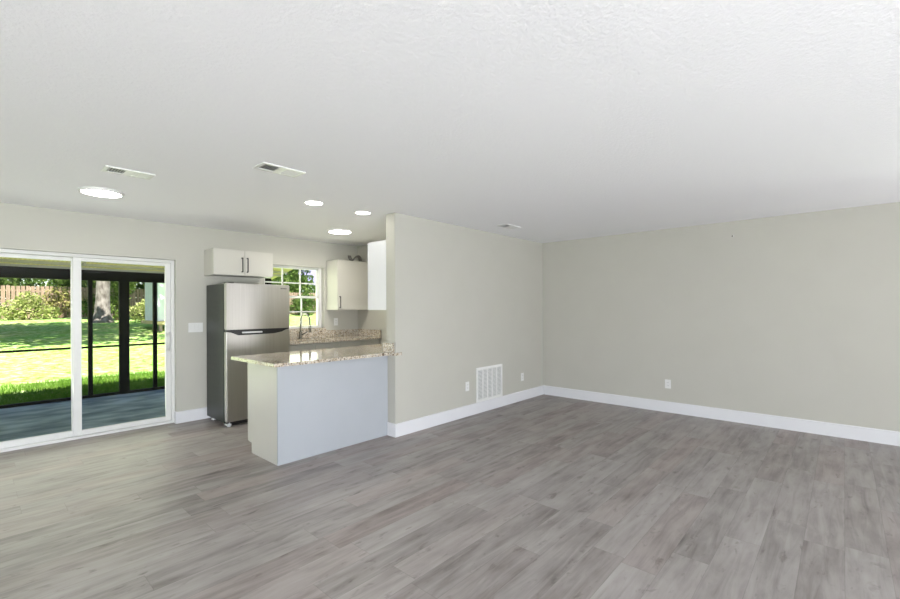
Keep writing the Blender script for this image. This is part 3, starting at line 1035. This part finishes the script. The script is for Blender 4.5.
def leaves(bm, blobs, n, size, rnd):
    tot = sum(b[3] * b[4] * b[5] for b in blobs)
    for (cx, cy, cz, rx, ry, rz) in blobs:
        k = int(n * rx * ry * rz / tot)
        for _ in range(k):
            while True:
                p = Vector((rnd.uniform(-1, 1), rnd.uniform(-1, 1), rnd.uniform(-1, 1)))
                if 0.25 < p.length < 1:
                    break
            c = Vector((cx + p.x * rx, cy + p.y * ry, cz + p.z * rz))
            u = Vector((rnd.gauss(0, 1), rnd.gauss(0, 1), rnd.gauss(0, 1))).normalized()
            v_ = u.cross(Vector((rnd.gauss(0, 1), rnd.gauss(0, 1), rnd.gauss(0, 1)))).normalized()
            s = size * rnd.uniform(0.6, 1.3)
            bm.faces.new([bm.verts.new(c - u * s), bm.verts.new(c - v_ * s * 0.45), bm.verts.new(c + u * s), bm.verts.new(c + v_ * s * 0.45)])


def shrub(name, label, cat, loc, blobs, n, size, material, group=None, seed=1, stems=5, mat_stem='stem'):
    rnd = random.Random(seed)
    r = thing(name, label, cat, loc, group)
    bm = NB()
    leaves(bm, [(loc[0] + b[0], loc[1] + b[1], loc[2] + b[2], b[3], b[4], b[5]) for b in blobs], n, size, rnd)
    obj('foliage', bm, material, r)
    bm = NB()
    for k in range(stems):
        b_ = blobs[k % len(blobs)]
        e = Vector(loc) + Vector((b_[0] + rnd.uniform(-.5, .5) * b_[3], b_[1] + rnd.uniform(-.5, .5) * b_[4], b_[2] + 0.4 * b_[5]))
        s = Vector(loc) + Vector((rnd.uniform(-.1, .1), rnd.uniform(-.1, .1), -0.05))
        tube(bm, [s, (s + e) / 2 + Vector((rnd.uniform(-.1, .1), 0, 0.1)), e], [0.03, 0.02, 0.008], 6)
    obj('stems', bm, mat_stem, r)
    return r


def tree(label, loc, trunk, blobs, n, size, material, group=None, seed=1):
    rnd = random.Random(seed)
    r = thing('tree', label, 'tree', loc, group)
    L_ = Vector(loc)
    bm = NB()
    tube(bm, [L_ + Vector(p) for p, _ in trunk], [q for _, q in trunk], 18)
    top = L_ + Vector(trunk[-1][0])
    for b_ in blobs:
        e = L_ + Vector(b_[:3])
        tube(bm, [top, (top + e) / 2 + Vector((0, 0, 0.3)), e], [trunk[-1][1] * 0.6, trunk[-1][1] * 0.35, 0.05], 8)
    obj('trunk', bm, 'bark', r, True)
    bm = NB()
    leaves(bm, [(L_.x + b[0], L_.y + b[1], L_.z + b[2], b[3], b[4], b[5]) for b in blobs], n, size, rnd)
    obj('crown', bm, material, r)
    return r


# the big trunk seen through the right door panel, and a second tree at the left out of the frame that shades the lawn
tree('large tree with a thick pale grey flaring trunk on the lawn', (4.95, 30.2, gz(30.2)),
     [((0, 0, -0.1), 0.62), ((0, 0, 0.12), 0.48), ((0.0, 0, 0.5), 0.37), ((0.02, 0, 1.3), 0.32), ((0.05, 0, 2.6), 0.31), ((0.1, 0, 4.2), 0.30)],
     [(1.2, 0.2, 6.6, 3.6, 3.2, 1.8), (4.5, 1.0, 7.4, 4.0, 3.2, 2.0), (1.8, 0.5, 8.4, 3.8, 3.2, 1.8)], 3400, 0.30, 'leaf_mid', seed=11)
tree('shade tree standing left of the patio view on the lawn', (-3.6, 20.5, gz(20.5)),
     [((0, 0, -0.1), 0.5), ((0, 0, 0.5), 0.32), ((0.3, 0, 2.2), 0.28), ((0.8, 0, 4.0), 0.25)],
     [(3.5, -0.4, 5.9, 5.0, 4.0, 1.5), (8.0, 1.2, 6.4, 4.6, 3.6, 1.6), (1.0, 1, 7.2, 5.0, 4.4, 1.6), (4.5, -3.2, 5.9, 4.5, 2.4, 1.2), (6.3, 4.3, 5.6, 3.8, 2.4, 1.3)], 11500, 0.26, 'leaf_mid', seed=12)

# fence
FY = 35.0
fe = thing('fence', 'weathered vertical board privacy fence at the back of the lawn', 'fence', (3, FY, gz(FY)))
rnd = random.Random(5)
bay = 2.44
for k in range(-6, 13):
    xa = k * bay
    bm = NB()
    x = xa
    while x < xa + bay - 0.02:
        dz = rnd.uniform(-0.02, 0.02)
        yy = FY + rnd.uniform(-0.012, 0.012)
        box(bm, x + 0.018, yy - 0.01, gz(FY) - 0.02, x + 0.182, yy + 0.01, gz(FY) + 1.86 + dz)
        x += 0.2033
    for z in (0.35, 0.95, 1.55):
        box(bm, xa, FY + 0.025, gz(FY) + z, xa + bay, FY + 0.065, gz(FY) + z + 0.09)
    obj('board_panel', bm, 'fence_wood', fe)
    obj('post', bx(xa - 0.045, FY + 0.03, gz(FY) - 0.1, xa + 0.045, FY + 0.13, gz(FY) + 1.8), 'fence_post', fe)

# shrubs in front of the fence
shrub('shrub', 'pale yellow-green bush sprawling in front of the fence', 'shrub', (2.1, 33.4, gz(33.4)),
      [(0, 0, 0.55, 1.0, 0.6, 0.65), (0.15, 0, 1.0, 0.6, 0.5, 0.6), (-0.9, 0, 0.35, 0.6, 0.5, 0.4), (0.9, 0, 0.4, 0.6, 0.5, 0.45)], 1500, 0.10, 'leaf_yellow', 'shrubs along the fence', 21)
shrub('vine', 'brownish green vine climbing over the fence boards', 'vine', (3.75, 34.72, gz(34.7)),
      [(0, 0, 1.1, 0.9, 0.16, 0.85), (0.7, 0, 0.9, 0.5, 0.16, 0.8), (-0.5, 0, 0.5, 0.4, 0.16, 0.5)], 900, 0.085, 'leaf_vine', None, 22, 8)
shrub('shrub', 'green leafy bush right of the thick tree trunk', 'shrub', (5.85, 31.6, gz(31.6)),
      [(0, 0, 1.0, 0.65, 0.6, 1.1), (0.3, 0, 2.1, 0.7, 0.6, 0.7)], 1300, 0.11, 'leaf_mid', 'shrubs along the fence', 23)
shrub('shrub', 'small yellow flowering bush beside the white shed', 'shrub', (6.75, 29.6, gz(29.6)),
      [(0, 0, 0.55, 0.85, 0.6, 0.6), (0.2, 0, 1.0, 0.45, 0.45, 0.4)], 1000, 0.09, 'leaf_yellow', 'shrubs along the fence', 24)
shrub('shrub', 'dark green bush behind the left of the thick trunk', 'shrub', (4.75, 32.9, gz(32.9)),
      [(0.2, 0, 0.7, 0.6, 0.5, 0.8)], 600, 0.10, 'leaf_dark', 'shrubs along the fence', 25)
kw = [(15.9, 33.2, 'rounded olive bush at the left of the kitchen window view', 'leaf_mid'), (18.6, 33.2, 'dark green bush in the middle of the kitchen window view', 'leaf_dark'),
      (21.3, 33.2, 'olive bush at the right of the kitchen window view', 'leaf_mid')]
for i, (x, y, lb, mt) in enumerate(kw):
    shrub('shrub', lb, 'shrub', (x, y, gz(y)), [(0, 0, 0.7, 1.3, 0.8, 0.8), (0.4, 0.3, 1.2, 0.9, 0.7, 0.7)], 1000, 0.16, mt, 'shrubs seen through the kitchen window', 30 + i)

# hedge right behind the fence
bm = NB()
rnd = random.Random(77)
leaves(bm, [(x, 36.6, gz(36) + 1.55 + 0.25 * math.sin(x * 0.8), 1.7, 0.7, 1.75) for x in range(-9, 27, 2)], 15000, 0.17, rnd)
tag(obj('hedge', bm, 'leaf_dark', org=(9, 36.6, gz(36.6))), 'long dark green hedge right behind the board fence', 'hedge')

# trees beyond the fence
bt = [(-5.5, 40, 'dense tree beyond the fence at the far left of the patio view', 'leaf_dark'), (0.3, 41.5, 'dark green tree beyond the fence behind the yellow-green bush', 'leaf_dark'),
      (6.0, 40, 'green tree beyond the fence behind the thick trunk', 'leaf_mid'), (11.8, 41, 'green tree beyond the fence between shed and kitchen window views', 'leaf_mid'),
      (16.9, 40, 'leafy tree beyond the fence in the left of the kitchen window', 'leaf_mid'), (21.8, 42, 'dark leafy tree beyond the fence in the middle of the kitchen window', 'leaf_dark'),
      (44, 43, 'tall tree beyond the fence right of the far house', 'leaf_mid')]
for i, (x, y, lb, mt) in enumerate(bt):
    tree(lb, (x, y, gz(y)), [((0, 0, -0.1), 0.4), ((0, 0, 1.5), 0.25), ((0.1, 0, 3.2), 0.2)],
         [(0, -0.4, 3.6, 2.5, 2.2, 2.2), (-0.9, 0, 2.2, 1.7, 1.8, 1.6), (0.9, 0, 2.4, 1.7, 1.8, 1.7), (0.3, 0.2, 5.6, 2.2, 2.0, 1.8)], 2400, 0.24, mt, 'trees beyond the fence', 40 + i)
# white shed at the right of the patio view
sx, sy, sz = 5.86, 23.4, gz(23.4)
sh = thing('shed', 'white board-sided shed on a timber base at the right of the patio view', 'shed', (sx + 1.1, sy + 1, sz))
bm = NB()
box(bm, sx, sy, sz + 0.45, sx + 2.4, sy + 2.2, sz + 2.55)
k = 0
x = sx
while x < sx + 2.38:
    box(bm, x, sy - 0.018, sz + 0.45, x + 0.03, sy, sz + 2.55)
    x += 0.2
obj('wall', bm, 'siding_white', sh)
obj('base_deck', bx(sx - 0.15, sy - 0.35, sz + 0.30, sx + 2.5, sy + 2.3, sz + 0.44), 'timber_yellow', sh)
for x in (sx, sx + 1.1, sx + 2.3):
    obj('base_post', bx(x, sy - 0.2, sz - 0.1, x + 0.12, sy - 0.08, sz + 0.30), 'fence_post', sh)
bm = prism(NB(), [(sx - 0.2, sy - 0.25, sz + 2.5), (sx - 0.2, sy + 1.1, sz + 3.3), (sx - 0.2, sy + 2.45, sz + 2.5), (sx - 0.2, sy + 2.45, sz + 2.58), (sx - 0.2, sy + 1.1, sz + 3.4), (sx - 0.2, sy - 0.25, sz + 2.58)], (2.8, 0, 0))
obj('roof', bm, 'roof_violet', sh)

# house beyond the fence
hx, hy = 25.9, 45.0
hs = thing('house', 'pale house with violet-grey roof beyond the fence', 'house', (hx + 4, hy + 3, gz(45)))
hz = gz(45)
obj('wall', bx(hx, hy, hz - 0.1, hx + 9, hy + 6, hz + 2.7), 'siding_white', hs)
bm = prism(NB(), [(hx - 0.5, hy - 0.6, hz + 2.6), (hx - 0.5, hy + 3, hz + 4.6), (hx - 0.5, hy + 6.6, hz + 2.6), (hx - 0.5, hy + 6.6, hz + 2.75), (hx - 0.5, hy + 3, hz + 4.8), (hx - 0.5, hy - 0.6, hz + 2.75)], (10, 0, 0))
obj('roof', bm, 'roof_violet', hs)
f_ = obj('window', bx(hx + 1.2, hy - 0.04, hz + 0.9, hx + 2.4, hy, hz + 2.1), 'vinyl_white', hs)
obj('pane', bx(hx + 1.28, hy - 0.05, hz + 0.98, hx + 2.32, hy - 0.041, hz + 2.02), 'slot_dark', f_)
